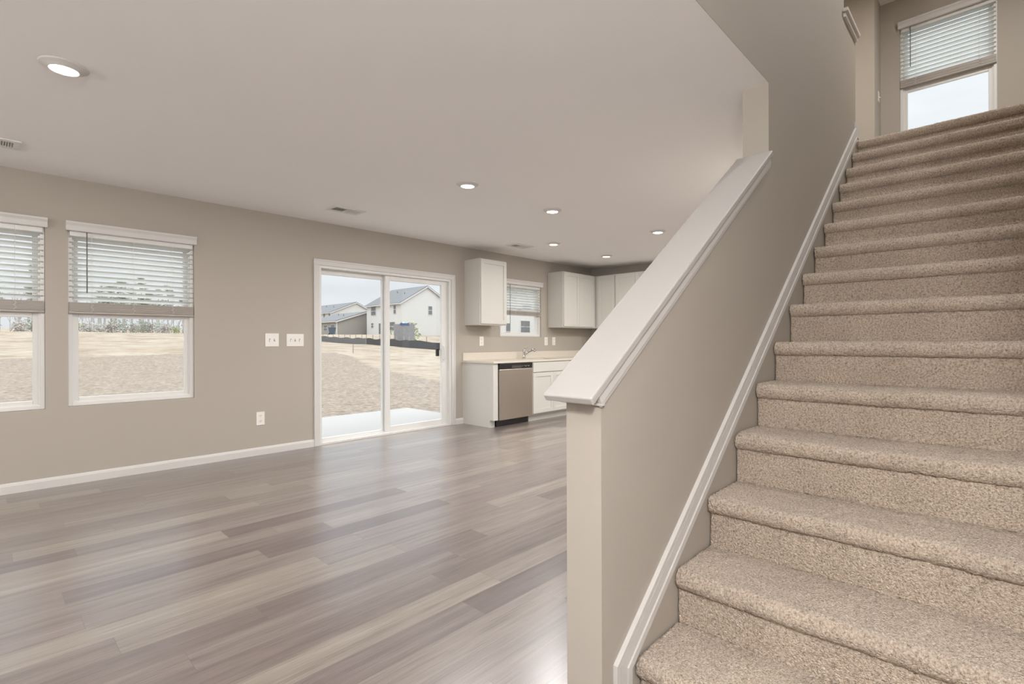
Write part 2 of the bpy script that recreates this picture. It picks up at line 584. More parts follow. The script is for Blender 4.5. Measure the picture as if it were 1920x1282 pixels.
# upper storey
struct(bx('floor_landing', CARPET, None, (4.70, 7.4, -0.35, S, 2.46, UP), (4.70, 7.4, S, 3.5, 2.46, UP), (0.9, 4.70, S + T, 3.5, 2.46, UP)), 'beige carpet of the upper landing', 'floor')
W4 = (-0.012, 0.808, 3.30, 4.78)
o = wall_holes('wall_upper_far', WALL, -0.45, 1.2, UP - .2, TOP, 7.4, 7.55, [W4], swap=True)
struct(o, 'greige wall around the upstairs window', 'wall')
struct(bx('wall_upper_hall', WALL, None, (6.98, 7.5, 0.99, 3.5, UP, TOP)), 'greige hall wall end beside the upstairs window', 'wall')
struct(bx('wall_upper_back', WALL, None, (0.8, 7.5, 3.5, 3.6, 2.44, TOP)), 'greige back wall of the upper hall', 'wall')
struct(bx('wall_upper_left', WALL, None, (0.8, 0.9, S + T, 3.5, UP, TOP)), 'greige end wall of the upper hall', 'wall')
struct(bx('ceiling_upper', CEIL, None, (0.8, 7.6, -0.45, 3.6, TOP, TOP + .05)), 'pale ceiling of the upper storey', 'ceiling')


# baseboards: a flat board with a rounded bead on top
def board_prof(h, d):
    return [(0, 0), (d, 0), (d, h * .74), (d * .8, h * .80), (d * .75, h * .86), (d * .55, h * .94), (d * .3, h), (0, h)]

def baseboard(name, x0, x1, label):
    bm = bmesh.new()
    add_prism(bm, [(D - a, z) for a, z in board_prof(0.078, 0.016)], x0, x1, 'x')
    struct(obj(name, bm, TRIM), label, 'baseboard')
baseboard('baseboard_left', -3.6, 2.462, 'white baseboard under the two windows')
baseboard('baseboard_right', 4.42, 4.566, 'short white baseboard between sliding door and kitchen cabinet')

# sloped cap on the knee wall with bed moulding under both edges
def slope_bar(bm, x0, x1, y0, y1, off0, off1, bevel=0.0, k=CAP_K, a=CAP_A, plumb=False):
    """A bar following the stair slope between two perpendicular offsets."""
    c = math.cos(math.atan(k))
    nx, nz = -k * c, c
    L = [(x0, a[1] + k * (x0 - a[0])), (x1, a[1] + k * (x1 - a[0]))]
    pts = [(L[0][0] + nx * off0, L[0][1] + nz * off0), (L[1][0] + nx * off0, L[1][1] + nz * off0),
           (L[1][0] + nx * off1, L[1][1] + nz * off1), (L[0][0] + nx * off1, L[0][1] + nz * off1)]
    if plumb:
        pts = [(x0, L[0][1] + off0 / c), (x1, L[1][1] + off0 / c), (x1, L[1][1] + off1 / c), (x0, L[0][1] + off1 / c)]
    fs = add_prism(bm, pts, y0, y1, 'y')
    if bevel:
        bmesh.ops.bevel(bm, geom=list({e for f in fs for e in f.edges}), offset=bevel, segments=3, affect='EDGES', profile=0.5)

cap = empty('trim_1', (1.156, S + T / 2, capz(1.156)))
tag(cap, 'white sloped cap board on the low stair wall', 'wall cap', kind='structure')
def local(o, root):
    o.data.transform(Matrix.Translation(-Vector(root.location)))
bm = bmesh.new()
slope_bar(bm, 1.092, 2.566, S - .022, S + T + .024, 0.0, 0.024, bevel=0.005)
o = obj('board', bm, TRIM_DARKENED, cap); local(o, cap)
bm = bmesh.new()
slope_bar(bm, 1.125, 2.545, S - .014, S, -0.030, 0.0, bevel=0.003)
slope_bar(bm, 1.125, 2.545, S - .008, S, -0.042, -0.030)
slope_bar(bm, 1.125, 2.60, S + T, S + T + .014, -0.030, 0.0, bevel=0.003)
o = obj('bed_moulding', bm, TRIM, cap); local(o, cap)
bm = bmesh.new()
add_box(bm, 1.142, 1.156, S - .013, S + T + .013, capz(1.142) - .042, capz(1.142) + .002, 0.002)
o = obj('end_moulding', bm, TRIM, cap); local(o, cap)

# moulding that climbs the stair wall, mitred down to the floor at its foot
SK0, SK1 = (1.212, 0.217), (4.45, 2.640)
SKK = (SK1[1] - SK0[1]) / (SK1[0] - SK0[0])
sk = empty('trim_2', (1.212, S, 0))
tag(sk, 'white stepped moulding climbing the wall beside the carpeted stairs', 'moulding', kind='structure')
bm = bmesh.new()
w = 0.073
c_ = math.cos(math.atan(SKK))
def band(bm, d0, d1, proud):
    """One band of the moulding, d0..d1 = distance in from its upper edge."""
    top = lambda x, d: SK0[1] + SKK * (x - SK0[0]) - d / c_
    xa0, xa1 = 1.212 + d0, 1.212 + d1
    add_prism(bm, [(xa0, 0), (xa1, 0), (xa1, top(xa1, d1)), (4.575, top(4.575, d1)), (4.575, top(4.575, d0)), (xa0, top(xa0, d0))], S - proud, S, 'y')
band(bm, 0.0, 0.016, 0.014)
band(bm, 0.016, 0.0185, 0.007)
band(bm, 0.0185, 0.049, 0.014)
band(bm, 0.049, 0.052, 0.007)
band(bm, 0.052, w, 0.018)
o = obj('moulding', bm, TRIM, sk); local(o, sk)
bm = bmesh.new()
add_prism(bm, [(4.575, 2.66), (4.622, 2.672), (4.622, UP + .004), (4.665, UP + .004), (4.628, 2.735), (4.575, 2.78)], S - .014, S, 'y')
o = obj('end_return', bm, TRIM, sk); local(o, sk)

# cap on the upstairs half wall
hc = empty('trim_3', (4.4, S + T / 2, 3.44))
tag(hc, 'short white ledge cap on the upstairs half wall', 'wall cap', kind='structure')
o = bx('board', TRIM, hc, (4.19, 4.64, S - .03, S + T + .03, 3.44, 3.465), bevel=0.004); local(o, hc)
o = bx('bed_moulding', TRIM, hc, (4.20, 4.63, S - .016, S + T + .016, 3.405, 3.44), bevel=0.003); local(o, hc)

# ------------------------------------------------------------------ carpeted stairs
def pile(o, k=1.0):
    """Tufted surface of the shag: two displacements, nubs of about 1 cm and finer yarn."""
    for nm_, sc_, st_ in (('carpet_nubs', 0.011, 0.0085), ('carpet_yarn', 0.005, 0.0055)):
        tx = bpy.data.textures.get(nm_) or bpy.data.textures.new(nm_, 'CLOUDS')
        tx.noise_scale = sc_
        tx.noise_depth = 1
        d_ = o.modifiers.new(nm_, 'DISPLACE')
        d_.texture = tx
        d_.texture_coords = 'LOCAL'
        d_.strength = st_ * k
        d_.mid_level = 0.5
TZ = [.185, .361, .548, .743, .930, 1.116, 1.309, 1.490, 1.669, 1.849, 2.023, 2.189, 2.348, 2.512, 2.667]
NX = [1.325, 1.577, 1.842, 2.107, 2.360, 2.615, 2.868, 3.112, 3.355, 3.597, 3.820, 4.025, 4.235, 4.452, 4.660]
stairs = empty('staircase', (1.34, 0.2, 0))
tag(stairs, 'straight flight of stairs carpeted in beige shag', 'staircase')
Y0S, Y1S = -0.344, S - 0.005
for i in range(15):
    z1 = TZ[i]
    z0 = TZ[i - 1] if i else 0.0
    nx = NX[i]
    rx = nx + 0.024
    xe = (NX[i + 1] + 0.030) if i < 14 else 4.72
    r = 0.032
    pts = [(xe, z1 - 2 * r), (xe, z1)]
    for k in range(17):
        a = PI / 2 + PI * k / 16
        pts.append((nx + r + r * math.cos(a) * (1.0), z1 - r + r * math.sin(a)))
    bm = bmesh.new()
    gs = 0.0055 if i < 8 else 0.009
    yn = int((Y1S - Y0S) / gs)
    # tread: nose profile swept across the width with slight carpet unevenness
    P = pts[::-1]
    # densify the flat top
    dense = []
    for a, b in zip(P, P[1:]):
        m_ = max(1, round(math.dist(a, b) / gs))
        for q in range(m_):
            dense.append((a[0] + (b[0] - a[0]) * q / m_, a[1] + (b[1] - a[1]) * q / m_))
    dense.append(P[-1])
    rows = []
    rnd = random.Random(i)
    ph = rnd.random() * 6
    for q in range(yn + 1):
        y = Y0S + (Y1S - Y0S) * q / yn
        wob = 0.0022 * math.sin(y * 9 + ph) + 0.0016 * math.sin(y * 23 + ph * 2)
        rows.append([bm.verts.new((x + (wob if x < nx + .06 else 0), y, z + (wob * .6 if z > z1 - .03 else 0))) for x, z in dense])
    for a, b in zip(rows, rows[1:]):
        for k in range(len(dense) - 1):
            f = bm.faces.new((a[k], a[k + 1], b[k + 1], b[k]))
            f.smooth = True
    bm.faces.new(rows[0])
    bm.faces.new(rows[-1][::-1])
    st = obj('step', bm, CARPET, stairs); local(st, stairs)
    pile(st)
    bm = bmesh.new()
    zn = int((z1 - 2 * r - z0 + .003) / gs)
    face = [[bm.verts.new((rx + .004 * q / zn, Y0S + (Y1S - Y0S) * k / yn, z0 - .002 + (z1 - 2 * r + .003 - z0) * q / zn)) for q in range(zn + 1)] for k in range(yn + 1)]
    back = [[bm.verts.new((rx + .06, c[q].co.y, c[q].co.z)) for q in (0, zn)] for c in (face[0], face[-1])]
    for c, d in zip(face, face[1:]):
        for q in range(zn):
            bm.faces.new((c[q], c[q + 1], d[q + 1], d[q])).smooth = True
    bm.faces.new([c[0] for c in face] + [back[1][0], back[0][0]])
    bm.faces.new([c[-1] for c in face] + [back[1][1], back[0][1]])
    bm.faces.new(face[0] + [back[0][1], back[0][0]])
    bm.faces.new(face[-1] + [back[1][1], back[1][0]])
    bm.faces.new((back[0][0], back[0][1], back[1][1], back[1][0]))
    ri = obj('riser', bm, CARPET, st); local(ri, stairs)
    pile(ri, .6)


# ------------------------------------------------------------------ windows and blinds
def make_window(name, loc, rz, wd, ht, split, label, cat='window'):
    """Single-hung vinyl window; local x across, y outward, z up from the sill; split = height of the meeting rail."""
    r = empty(name, loc, rz)
    tag(r, label, cat, kind='structure')
    bm = bmesh.new()
    ring(bm, 0.001, wd - .001, 0.001, ht - .001, 0.026, 0.022, 0.12, 0.003, wb=0.03)
    ring(bm, 0.02, wd - .02, 0.02, ht - .02, 0.018, 0.040, 0.12, 0.002)
    obj('frame', bm, VINYL, r)
    def sash(nm, z0, z1, y0, y1, rail_t, rail_b):
        bm = bmesh.new()
        ring(bm, 0.036, wd - .036, z0, z1, 0.032, y0, y1, 0.004, wb=rail_b, wt=rail_t)
        s_ = obj(nm, bm, VINYL, r)
        bx('pane', GLASS, s_, (0.066, wd - .066, (y0 + y1) / 2 - .002, (y0 + y1) / 2 + .002, z0 + rail_b - .004, z1 - rail_t + .004))
        return s_
    sash('lower_sash', 0.030, split + .02, 0.050, 0.078, 0.042 if split < .75 else .075, 0.036)
    sash('upper_sash', split - .02, ht - .036, 0.080, 0.108, 0.034, 0.040)
    bm = bmesh.new()
    add_box(bm, wd * .5 - .03, wd * .5 + .03, 0.040, 0.062, split + .02, split + .034, 0.003)
    obj('latch', bm, VINYL, r)
    return r


def make_blind(loc, rz, wd, n, pitch, stack_h, wand_x, wand_len, cords, label, tilt=31, head_h=0.072, over=0.014, angle_sign=-1, fold=11):
    """Raised faux-wood blind: valance at the top (z = 0 is its lower edge), slats, bundle of raised slats, bottom rail."""
    r = empty('window_blind', loc, rz)
    tag(r, label, 'blind', group='white slatted window blinds')
    bm = bmesh.new()
    prof = [(0.0, 0.0), (-.030, 0.0), (-.034, .006), (-.034, head_h * .55), (-.039, head_h * .68), (-.046, head_h * .8), (-.048, head_h), (0, head_h)]
    add_prism(bm, prof, -over, wd + over, 'x')
    obj('valance', bm, TRIM, r)
    bx('headrail', VINYL, r, (0.012, wd - .012, 0.004, 0.052, -0.036, 0.0))
    zb = -0.010 - n * pitch
    bm = bmesh.new()
    a = math.radians(tilt) * angle_sign
    yc = 0.025
    for k in range(n):
        zc = -0.036 - pitch * (k + .35)
        half = 0.025
        sub = []
        for q in range(5):
            t_ = (q / 4 - .5) * 2
            arch = 0.0025 * (1 - t_ * t_)
            # room edge is at negative y
            sub.append((yc + t_ * half * math.cos(a) - arch * math.sin(a), zc + t_ * half * math.sin(a) + arch * math.cos(a)))
        up = [(y, z) for y, z in sub]
        lo = [(y, z - .0024) for y, z in sub][::-1]
        add_prism(bm, up + lo, 0.008, wd - .008, 'x')
    obj('slats', bm, SLAT, r)
    z_top = -0.036 - pitch * n - 0.004
    bm = bmesh.new()
    th = (stack_h - .018) / fold
    for k in range(fold):
        z0 = z_top - th * (k + 1)
        j = random.uniform(-.0025, .0025)
        add_box(bm, 0.006, wd - .006, -0.002 + j, 0.050 + j, z0 + .0012, z0 + th)
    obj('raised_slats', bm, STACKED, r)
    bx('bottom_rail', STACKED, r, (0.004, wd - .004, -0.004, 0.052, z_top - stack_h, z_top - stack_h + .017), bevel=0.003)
    for c in cords:
        bm = bmesh.new()
        add_tube(bm, (c, -0.006, -.002), (c, -0.006, z_top - stack_h + .01), 0.0011, seg=6)
        add_tube(bm, (c, 0.056, -.002), (c, 0.056, z_top - stack_h + .01), 0.0011, seg=6)
        # slack loops over the raised bundle
        pr = None
        for q in range(15):
            t_ = q / 14
            pt = (c + .010 * math.sin(t_ * 19), -.008 - .006 * abs(math.sin(t_ * 13)), z_top + .02 - (stack_h + .01) * t_)
            if pr:
                add_tube(bm, pr, pt, 0.0010, seg=5, cap=False)
            pr = pt
        obj('ladder_cord', bm, CORD, r)
    if wand_len:
        bm = bmesh.new()
        add_tube(bm, (wand_x, -.018, -.004), (wand_x, -.018, -wand_len), 0.0042, seg=8)
        add_tube(bm, (wand_x, -.018, 0.0), (wand_x, 0.0, 0.008), 0.002, seg=6)
        obj('tilt_wand', bm, WAND, r)
    return r


for nm, key, lab in (('window_1', 'w1', 'leftmost vinyl window, cut by the edge of the photo'), ('window_2', 'w2', 'vinyl window between the leftmost window and the switches')):
    x0, x1, z0, z1 = WIN[key]
    make_window(nm, (x0, D, z0), 0, x1 - x0, z1 - z0, 0.735, lab)
make_window('window_3', (WIN['w3'][0], D, 1.205), 0, .938, .825, 0.40, 'small kitchen window above the sink')
make_window('window_4', (7.4, W4[1], W4[2]), -PI / 2, W4[1] - W4[0], W4[3] - W4[2], 0.765, 'tall window at the top of the stairs')

make_blind((WIN['w1'][0], D, 2.02), 0, .876, 12, .0440, .090, 0.115, .49, (.148, .424, .710), 'white slatted blind raised over the leftmost window')
make_blind((WIN['w2'][0], D, 2.02), 0, .876, 12, .0440, .090, 0.115, .49, (.148, .424, .707), 'white slatted blind with dark wand, nearest to the wall switches')
make_blind((WIN['w3'][0], D, 2.0), 0, .938, 9, .0400, .066, 0.20, .60, (.33, .60, .85), 'small white blind over the kitchen sink window', fold=8)
make_blind((7.4, W4[1], 4.745), -PI / 2, .82, 12, .0462, .088, 0.10, .47, (.145, .68), 'white slatted blind in the window atop the stairs', tilt=19)

# ------------------------------------------------------------------ sliding patio door
dr = empty('door_1', (2.515, D, 0))
tag(dr, 'white two-panel sliding glass patio door', 'patio door', kind='structure')
dw, dh = DOOR[1] - DOOR[0], DOOR[3]
bm = bmesh.new()
ci, co = 0.004, 0.060
for (xa, xb) in ((-co, ci), (dw - ci, dw + co)):
    add_box(bm, xa, xb, -.016, 0.0, 0.0, dh - ci, 0.002)
    xm = xa if xa < 0 else xb - .018
    add_box(bm, xm, xm + .018, -.022, -.010, 0.0, dh - ci + .02, 0.003)
add_box(bm, -co, dw + co, -.016, 0.0, dh - ci, dh + co, 0.002)
add_box(bm, -co, dw + co, -.022, -.010, dh + co - .018, dh + co, 0.003)
obj('casing', bm, TRIM, dr)
bm = bmesh.new()
ring(bm, 0.002, dw - .002, 0.0, dh - .002, 0.030, 0.0, 0.145, 0.002, wb=0.024)
add_box(bm, 0.03, dw - .03, 0.036, 0.042, 0.024, 0.036)
add_box(bm, 0.03, dw - .03, 0.090, 0.096, 0.024, 0.036)
obj('frame', bm, VINYL, dr)
def panel(nm, xa, xb, za, zb, y0, y1, sl, sr, rt_, rb_):
    bm = bmesh.new()
    add_box(bm, xa, xa + sl, y0, y1, za, zb, 0.003)
    add_box(bm, xb - sr, xb, y0, y1, za, zb, 0.003)
    add_box(bm, xa + sl, xb - sr, y0, y1, za, za + rb_, 0.003)
    add_box(bm, xa + sl, xb - sr, y0, y1, zb - rt_, zb, 0.003)
    p_ = obj(nm, bm, VINYL, dr)
    ym = (y0 + y1) / 2
    bx('pane', GLASS, p_, (xa + sl - .005, xb - sr + .005, ym - .003, ym + .003, za + rb_ - .005, zb - rt_ + .005))
    return p_
panel('fixed_panel', 0.030, 0.915, 0.024, dh - .032, 0.098, 0.134, 0.032, 0.068, 0.055, 0.030)
sp = panel('sliding_panel', 0.862, dw - .032, 0.030, dh - .032, 0.046, 0.082, 0.062, 0.098, 0.058, 0.062)
bm = bmesh.new()
hx, hz = 1.745, 0.975
prev = None
for k in range(13):
    a_ = -1 + 2 * k / 12
    pt = (hx, 0.046 - .042 * (1 - a_ ** 4), hz + .100 * a_)
    if prev:
        add_tube(bm, prev, pt, 0.0085, seg=8)
    prev = pt
add_box(bm, hx - .020, hx + .020, 0.036, 0.047, hz - .115, hz + .115, 0.004)
obj('handle', bm, VINYL, sp)
bx('latch', BLACK, sp, (hx - .072, hx - .030, 0.083, 0.115, hz - .04, hz + .065), bevel=0.006)

# ------------------------------------------------------------------ ceiling lights and vents
def downlight(x, y, z, label, watts=LAMP_WATTS, color=LAMP_COLOR, slope=True):
    r = empty('recessed_downlight', (x, y, z))
    tag(r, label, 'ceiling light', group='round ceiling downlights')
    if slope:
        r.rotation_euler = (math.atan(0.095 / 4.555), 0, 0)
    bm = bmesh.new()
    add_lathe(bm, [(0.0, 0.001), (0.090, 0.001), (0.090, -0.003), (0.084, -0.007), (0.070, -0.010), (0.060, -0.020), (0.056, -0.022), (0.053, -0.020), (0.053, -0.012), (0.0, -0.012)])
    obj('trim_ring', bm, TRIM, r)
    bm = bmesh.new()
    add_lathe(bm, [(0.0525, -0.013), (0.0525, -0.019), (0.040, -0.0225), (0.020, -0.0245), (0.0, -0.025)])
    obj('lens', bm, LENS, r)
    ld = bpy.data.lights.new('lamp', 'AREA')
    ld.shape = 'DISK'
    ld.size = 0.10
    ld.energy = watts
    ld.color = color
    lo = bpy.data.objects.new('lamp', ld)
    COL.objects.link(lo)
    lo.parent = r
    lo.location = (0, 0, -0.030)
    return r

for x, y, lab in ((0.252, 3.085, 'largest ceiling downlight, above the two windows'),
                  (2.69, 3.07, 'ceiling downlight nearest to the middle vent'),
                  (3.79, 3.09, 'ceiling downlight above the sliding door\'s right side, third along'),
                  (5.173, 4.20, 'ceiling downlight beside the vent in front of the kitchen window'),
                  (6.473, 4.235, 'ceiling downlight deepest in the kitchen corner'),
                  (5.341, 2.80, 'ceiling downlight closest to the sloped cap board')):
    downlight(x, y, ceil_z(y), lab, watts=KITCHEN_WATTS if y > 4 else LAMP_WATTS)
downlight(6.6, 2.80, ceil_z(2.8), 'unseen kitchen downlight added behind the stair wall')  # added out of view to lift the kitchen's brightness
downlight(5.8, 2.2, TOP, 'warm downlight on the upper hall ceiling', watts=23, color=(1.0, 0.90, 0.78), slope=False)
downlight(2.6, 0.1, TOP, 'unseen downlight added high above the stairs', watts=23, slope=False)  # invented lamp that brightens the stairwell
downlight(5.6, -0.2, TOP, 'unseen downlight added above the upper landing', watts=38, slope=False)  # extra lamp added to light the landing and far wall


def fill_pendant(x, y, z_top, z, watts, label, color=(1.0, 0.985, 0.965)):
    r = empty('added_globe_lamp', (x, y, z_top))
    tag(r, label, 'pendant lamp')
    bm = bmesh.new()
    add_lathe(bm, [(0, 0), (.07, 0), (.065, -.02), (.0, -.025)], 24)
    obj('canopy', bm, CHROME, r)
    bm = bmesh.new()
    add_tube(bm, (0, 0, -.02), (0, 0, z - z_top + .16), .006, seg=8)
    obj('rod', bm, CHROME, r)
    bm = bmesh.new()
    add_lathe(bm, [(0, z - z_top + .17), (.05, z - z_top + .165), (.05, z - z_top + .13), (0, z - z_top + .128)], 24)
    obj('holder', bm, CHROME, r)
    # added unseen light in the form of a globe: watts spread over its own surface
    bm = bmesh.new()
    bmesh.ops.create_uvsphere(bm, u_segments=24, v_segments=16, radius=.13, matrix=Matrix.Translation((0, 0, z - z_top)))
    for f in bm.faces:
        f.smooth = True
    obj('globe', bm, mat_emit('added_globe_glow', color + (1,), watts / (PI * 4 * PI * .13 ** 2)), r)
    return r

fill_pendant(-0.55, -0.58, 2.345, 1.90, FILL_GLOBE_WATTS, 'unseen globe light added in the entry beyond the frame')  # added fill for the stairs and low wall
fill_pendant(-2.6, 3.2, ceil_z(3.2), 1.80, 84, 'unseen globe light added in the living room beyond the frame')  # added fill for the living room ceiling and walls
downlight(7.2, 2.0, ceil_z(2.0), 'unseen dining downlight added behind the stair wall', watts=34)  # added to brighten the kitchen end from out of sight
downlight(4.1, 1.25, ceil_z(1.25), 'second unseen dining downlight added behind the stair wall', watts=30)  # another lamp added for brightness, out of sight


def make_vent(loc, label):
    r = empty('ceiling_vent', loc)
    r.rotation_euler = (math.atan(0.095 / 4.555), 0, 0)
    tag(r, label, 'vent', group='white ceiling vents')
    a, b = .165, .105
    bm = bmesh.new()
    for (xa, xb, ya, yb) in ((-a, a, -b, -b + .045), (-a, a, b - .045, b), (-a, -a + .035, -b + .045, b - .045), (a - .035, a, -b + .045, b - .045), (-.008, .008, -b + .045, b - .045)):
        add_box(bm, xa, xb, ya, yb, -.010, 0.0, 0.002)
    obj('frame', bm, VINYL, r)
    bm = bmesh.new()
    for k in range(22):
        x = -a + .038 + (2 * a - .076) * k / 21
        if abs(x) < .012:
            continue
        t_ = .0045 if x < 0 else -.0035
        add_prism(bm, [(x - t_, -.009), (x - t_ + .003, -.009), (x + t_ + .003, -.001), (x + t_, -.001)], -b + .045, b - .045, 'y')
    obj('louvres', bm, VINYL, r)
    bx('duct_shade', DARKGAP, r, (-a + .03, a - .03, -b + .04, b - .04, -.0012, 0.0))  # flat dark sheet painting the shade behind the louvres
    return r

for x, y, lab in ((0.0, 4.635, 'white ceiling vent cut by the photo\'s edge, above the leftmost window'),
                  (2.455, 4.612, 'white ceiling vent above the sliding door'),
                  (5.02, 4.66, 'white ceiling vent above the kitchen worktop')):
    make_vent((x, y, ceil_z(y) - .0005), lab)


# ------------------------------------------------------------------ switches and outlets
def make_switch(loc, rz, gangs, width, height, label, cat='light switch', name='light_switch'):
    r = empty(name, loc, rz)
    tag(r, label, cat)
    bx('plate', PLATE, r, (-width / 2, width / 2, -.006, 0, -height / 2, height / 2), bevel=0.002)
    for g in range(gangs):
        x = (g - (gangs - 1) / 2) * 0.046
        bx('toggle_slot', SLOT, r, (x - .0055, x + .0055, -.0066, -.004, -.0125, .0125))
        bm = bmesh.new()
        add_prism(bm, [(-.004, -.009), (-.020, .004 if g % 2 else -.014), (-.018, .011 if g % 2 else -.005), (-.004, .009)], x - .004, x + .004, 'x')
        obj('toggle', bm, PLATE, r)
        for sz in (-.030, .030):
            bm = bmesh.new()
            add_tube(bm, (x, -.0055, sz), (x, -.0070, sz), .0028, seg=8)
            obj('screw', bm, PLATE, r)
    return r


def make_outlet(loc, rz, label, w=.078, h=.132):
    r = empty('wall_outlet', loc, rz)
    tag(r, label, 'outlet')
    bx('plate', PLATE, r, (-w / 2, w / 2, -.006, 0, -h / 2, h / 2), bevel=0.002)
    for sz in (-.026, .026):
        bm = bmesh.new()
        pts = []
        for k in range(20):
            a_ = 2 * PI * k / 20
            pts.append((.0175 * math.cos(a_), max(-.0145, min(.0145, .0175 * math.sin(a_))) + sz))
        add_prism(bm, pts, -.0085, -.004, 'y')
        rc = obj('receptacle', bm, PLATE, r)
        bx('slot', SLOT, rc, (-.0075, -.0050, -.0092, -.0070, sz - .001, sz + .009), (.0050, .0075, -.0092, -.0070, sz - .001, sz + .009), (-.0022, .0022, -.0092, -.0070, sz - .0105, sz - .006))
    bm = bmesh.new()
    add_tube(bm, (0, -.0055, 0), (0, -.0072, 0), .003, seg=8)
    obj('screw', bm, PLATE, r)
    return r

make_switch((2.022, D, 1.150), 0, 2, .134, .134, 'white double switch plate, the left of the pair beside the patio door')
make_switch((2.257, D, 1.149), 0, 3, .180, .130, 'white triple switch plate right next to the patio door frame')
make_outlet((1.907, D, .364), 0, 'white wall outlet low on the wall below the switches')
make_outlet((4.922, D, 1.135), 0, 'white outlet under the single wall cabinet left of the sink')
make_outlet((6.359, D, 1.133), 0, 'faint white outlet right of the kitchen window, before the double cabinet')
make_outlet((6.558, D, 1.133), 0, 'white outlet under the double wall cabinet')
make_switch((7.24, 0.99, 3.97), 0, 1, .075, .118, 'white switch on the narrow wall beside the upstairs window')


# ------------------------------------------------------------------ kitchen
def shaker(bm, x0, x1, z0, z1, stile=.056, th=.020, rec=.009):
    ring(bm, x0, x1, z0, z1, stile, -th, 0.0, 0.0015)
    add_box(bm, x0 + stile - .002, x1 - stile + .002, -th + rec, -.002, z0 + stile - .002, z1 - stile + .002)


def make_upper(loc, rz, w, h, depth, doors, label, left_gap=.012, right_gap=.012):
    r = empty('wall_cabinet', loc, rz)
    tag(r, label, 'cabinet', group='white shaker wall cabinets')
    bm = bmesh.new()
    add_box(bm, 0, w, 0.0, depth, 0, h, 0.0015)
    obj('body', bm, CABINET, r)
    x = left_gap
    dwid = (w - left_gap - right_gap - .004 * (doors - 1)) / doors
    for k in range(doors):
        bm = bmesh.new()
        shaker(bm, x, x + dwid, .016, h - .010)
        obj('door', bm, CABINET, r)
        x += dwid + .004
    return r

make_upper((4.606, 5.02, 1.355), 0, .512, .90, D - 5.02, 1, 'single-door white wall cabinet between patio door and kitchen window')
make_upper((6.412, 5.02, 1.355), 0, .90, .90, D - 5.02, 2, 'double-door white wall cabinet right of the kitchen window', right_gap=.07)
make_upper((7.334, 5.31, 1.355), -PI / 2, .685, .90, XR - 7.334, 1, 'white corner wall cabinet on the kitchen end wall', left_gap=.335)
make_upper((7.334, 4.62, 1.355), -PI / 2, .76, .90, XR - 7.334, 2, 'white wall cabinet on end wall, cut off by the stair cap')

# panel that closes the run beside the dishwasher
ep = empty('cabinet_end_panel', (4.566, 4.72, 0))
tag(ep, 'white end panel and filler left of the dishwasher', 'cabinet panel')
bm = bmesh.new()
add_prism(bm, [(0.07, 0), (D - 4.72, 0), (D - 4.72, .843), (0.0, .843), (0.0, .095), (0.07, .095)], 0.0, 0.018, 'x')
obj('side_panel', bm, CABINET, ep)
bx('filler', CABINET, ep, (0.018, 0.086, 0.0, 0.02, .095, .843), bevel=0.001)
bx('toe_board', CABINET, ep, (0.018, 0.086, 0.065, 0.08, 0, .095))

dwr = empty('dishwasher', (4.658, 4.72, 0))
tag(dwr, 'stainless steel dishwasher with black control strip', 'dishwasher')
W_ = .646
bx('body', BLACK, dwr, (0.004, W_ - .004, 0.005, .58, .09, .836))
bm = bmesh.new()
add_box(bm, 0.004, W_ - .004, -.026, .006, .092, .760, 0.006)
obj('door', bm, STEEL, dwr)
cp = bx('control_panel', BLACK, dwr, (0.003, W_ - .003, -.028, .006, .762, .838), bevel=0.004)
bx('pocket_handle', SLOT, cp, (.23, .42, -.0285, -.020, .770, .806))
for k in range(5):
    bm = bmesh.new()
    x = .44 + .032 * k
    add_tube(bm, (x, -.0275, .793 + .006 * (k % 2)), (x, -.0295, .793 + .006 * (k % 2)), .006 if k in (2, 4) else .0035, seg=10)
    obj('button', bm, LABELWHITE, cp)
bx('kick_plate', BLACK, dwr, (0.01, W_ - .01, .055, .075, 0.002, .092))

def make_base(loc, w, label):
    r = empty('base_cabinet', loc)
    tag(r, label, 'cabinet', group='white shaker base cabinets')
    bm = bmesh.new()
    dp = D - 4.725
    for b_ in ((0, .018, 0, dp, .095, .843), (w - .018, w, 0, dp, .095, .843), (.018, w - .018, dp - .012, dp, .095, .843),
               (.018, w - .018, 0, dp - .012, .095, .113), (.018, w - .018, 0, .018, .113, .843), (0, w, .065, .080, 0, .095)):
        add_box(bm, *b_)
    obj('body', bm, CABINET, r)
    bx('drawer_front', CABINET, r, (.014, w - .014, -.020, 0, .695, .832), bevel=0.002)
    hw = (w - .028 - .004) / 2
    for k in range(2):
        bm = bmesh.new()
        x = .014 + k * (hw + .004)
        shaker(bm, x, x + hw, .112, .684)
        obj('door', bm, CABINET, r)
    return r
make_base((5.318, 4.72, 0), .92, 'white sink base cabinet right of the dishwasher')
make_base((6.24, 4.72, 0), .76, 'white base cabinet beyond the sink base')
bm = bmesh.new()
wt = empty('worktop', (4.55, D, .843))
tag(wt, 'cream stone kitchen worktop over the dishwasher with low upstand', 'worktop')
SX0, SX1, SY0, SY1 = 5.46 - 4.55, 6.10 - 4.55, 4.79 - D, 5.16 - D
for b in ((0, SX0, 4.695 - D, 0), (SX1, XR - 4.55, 4.695 - D, 0), (SX0, SX1, 4.695 - D, SY0), (SX0, SX1, SY1, 0)):
    add_box(bm, b[0], b[1], b[2], b[3], 0, .025)
bmesh.ops.remove_doubles(bm, verts=bm.verts[:], dist=1e-5)
obj('slab', bm, STONE, wt)
bx('upstand', STONE, wt, (0.012, XR - 4.55, -.020, 0, .025, .130), bevel=0.002)
sk_ = empty('kitchen_sink', (5.78, 4.97, .843))
tag(sk_, 'steel undermount sink sunk in the cream worktop', 'sink')
bm = bmesh.new()
hx_, hy_ = .318, .183
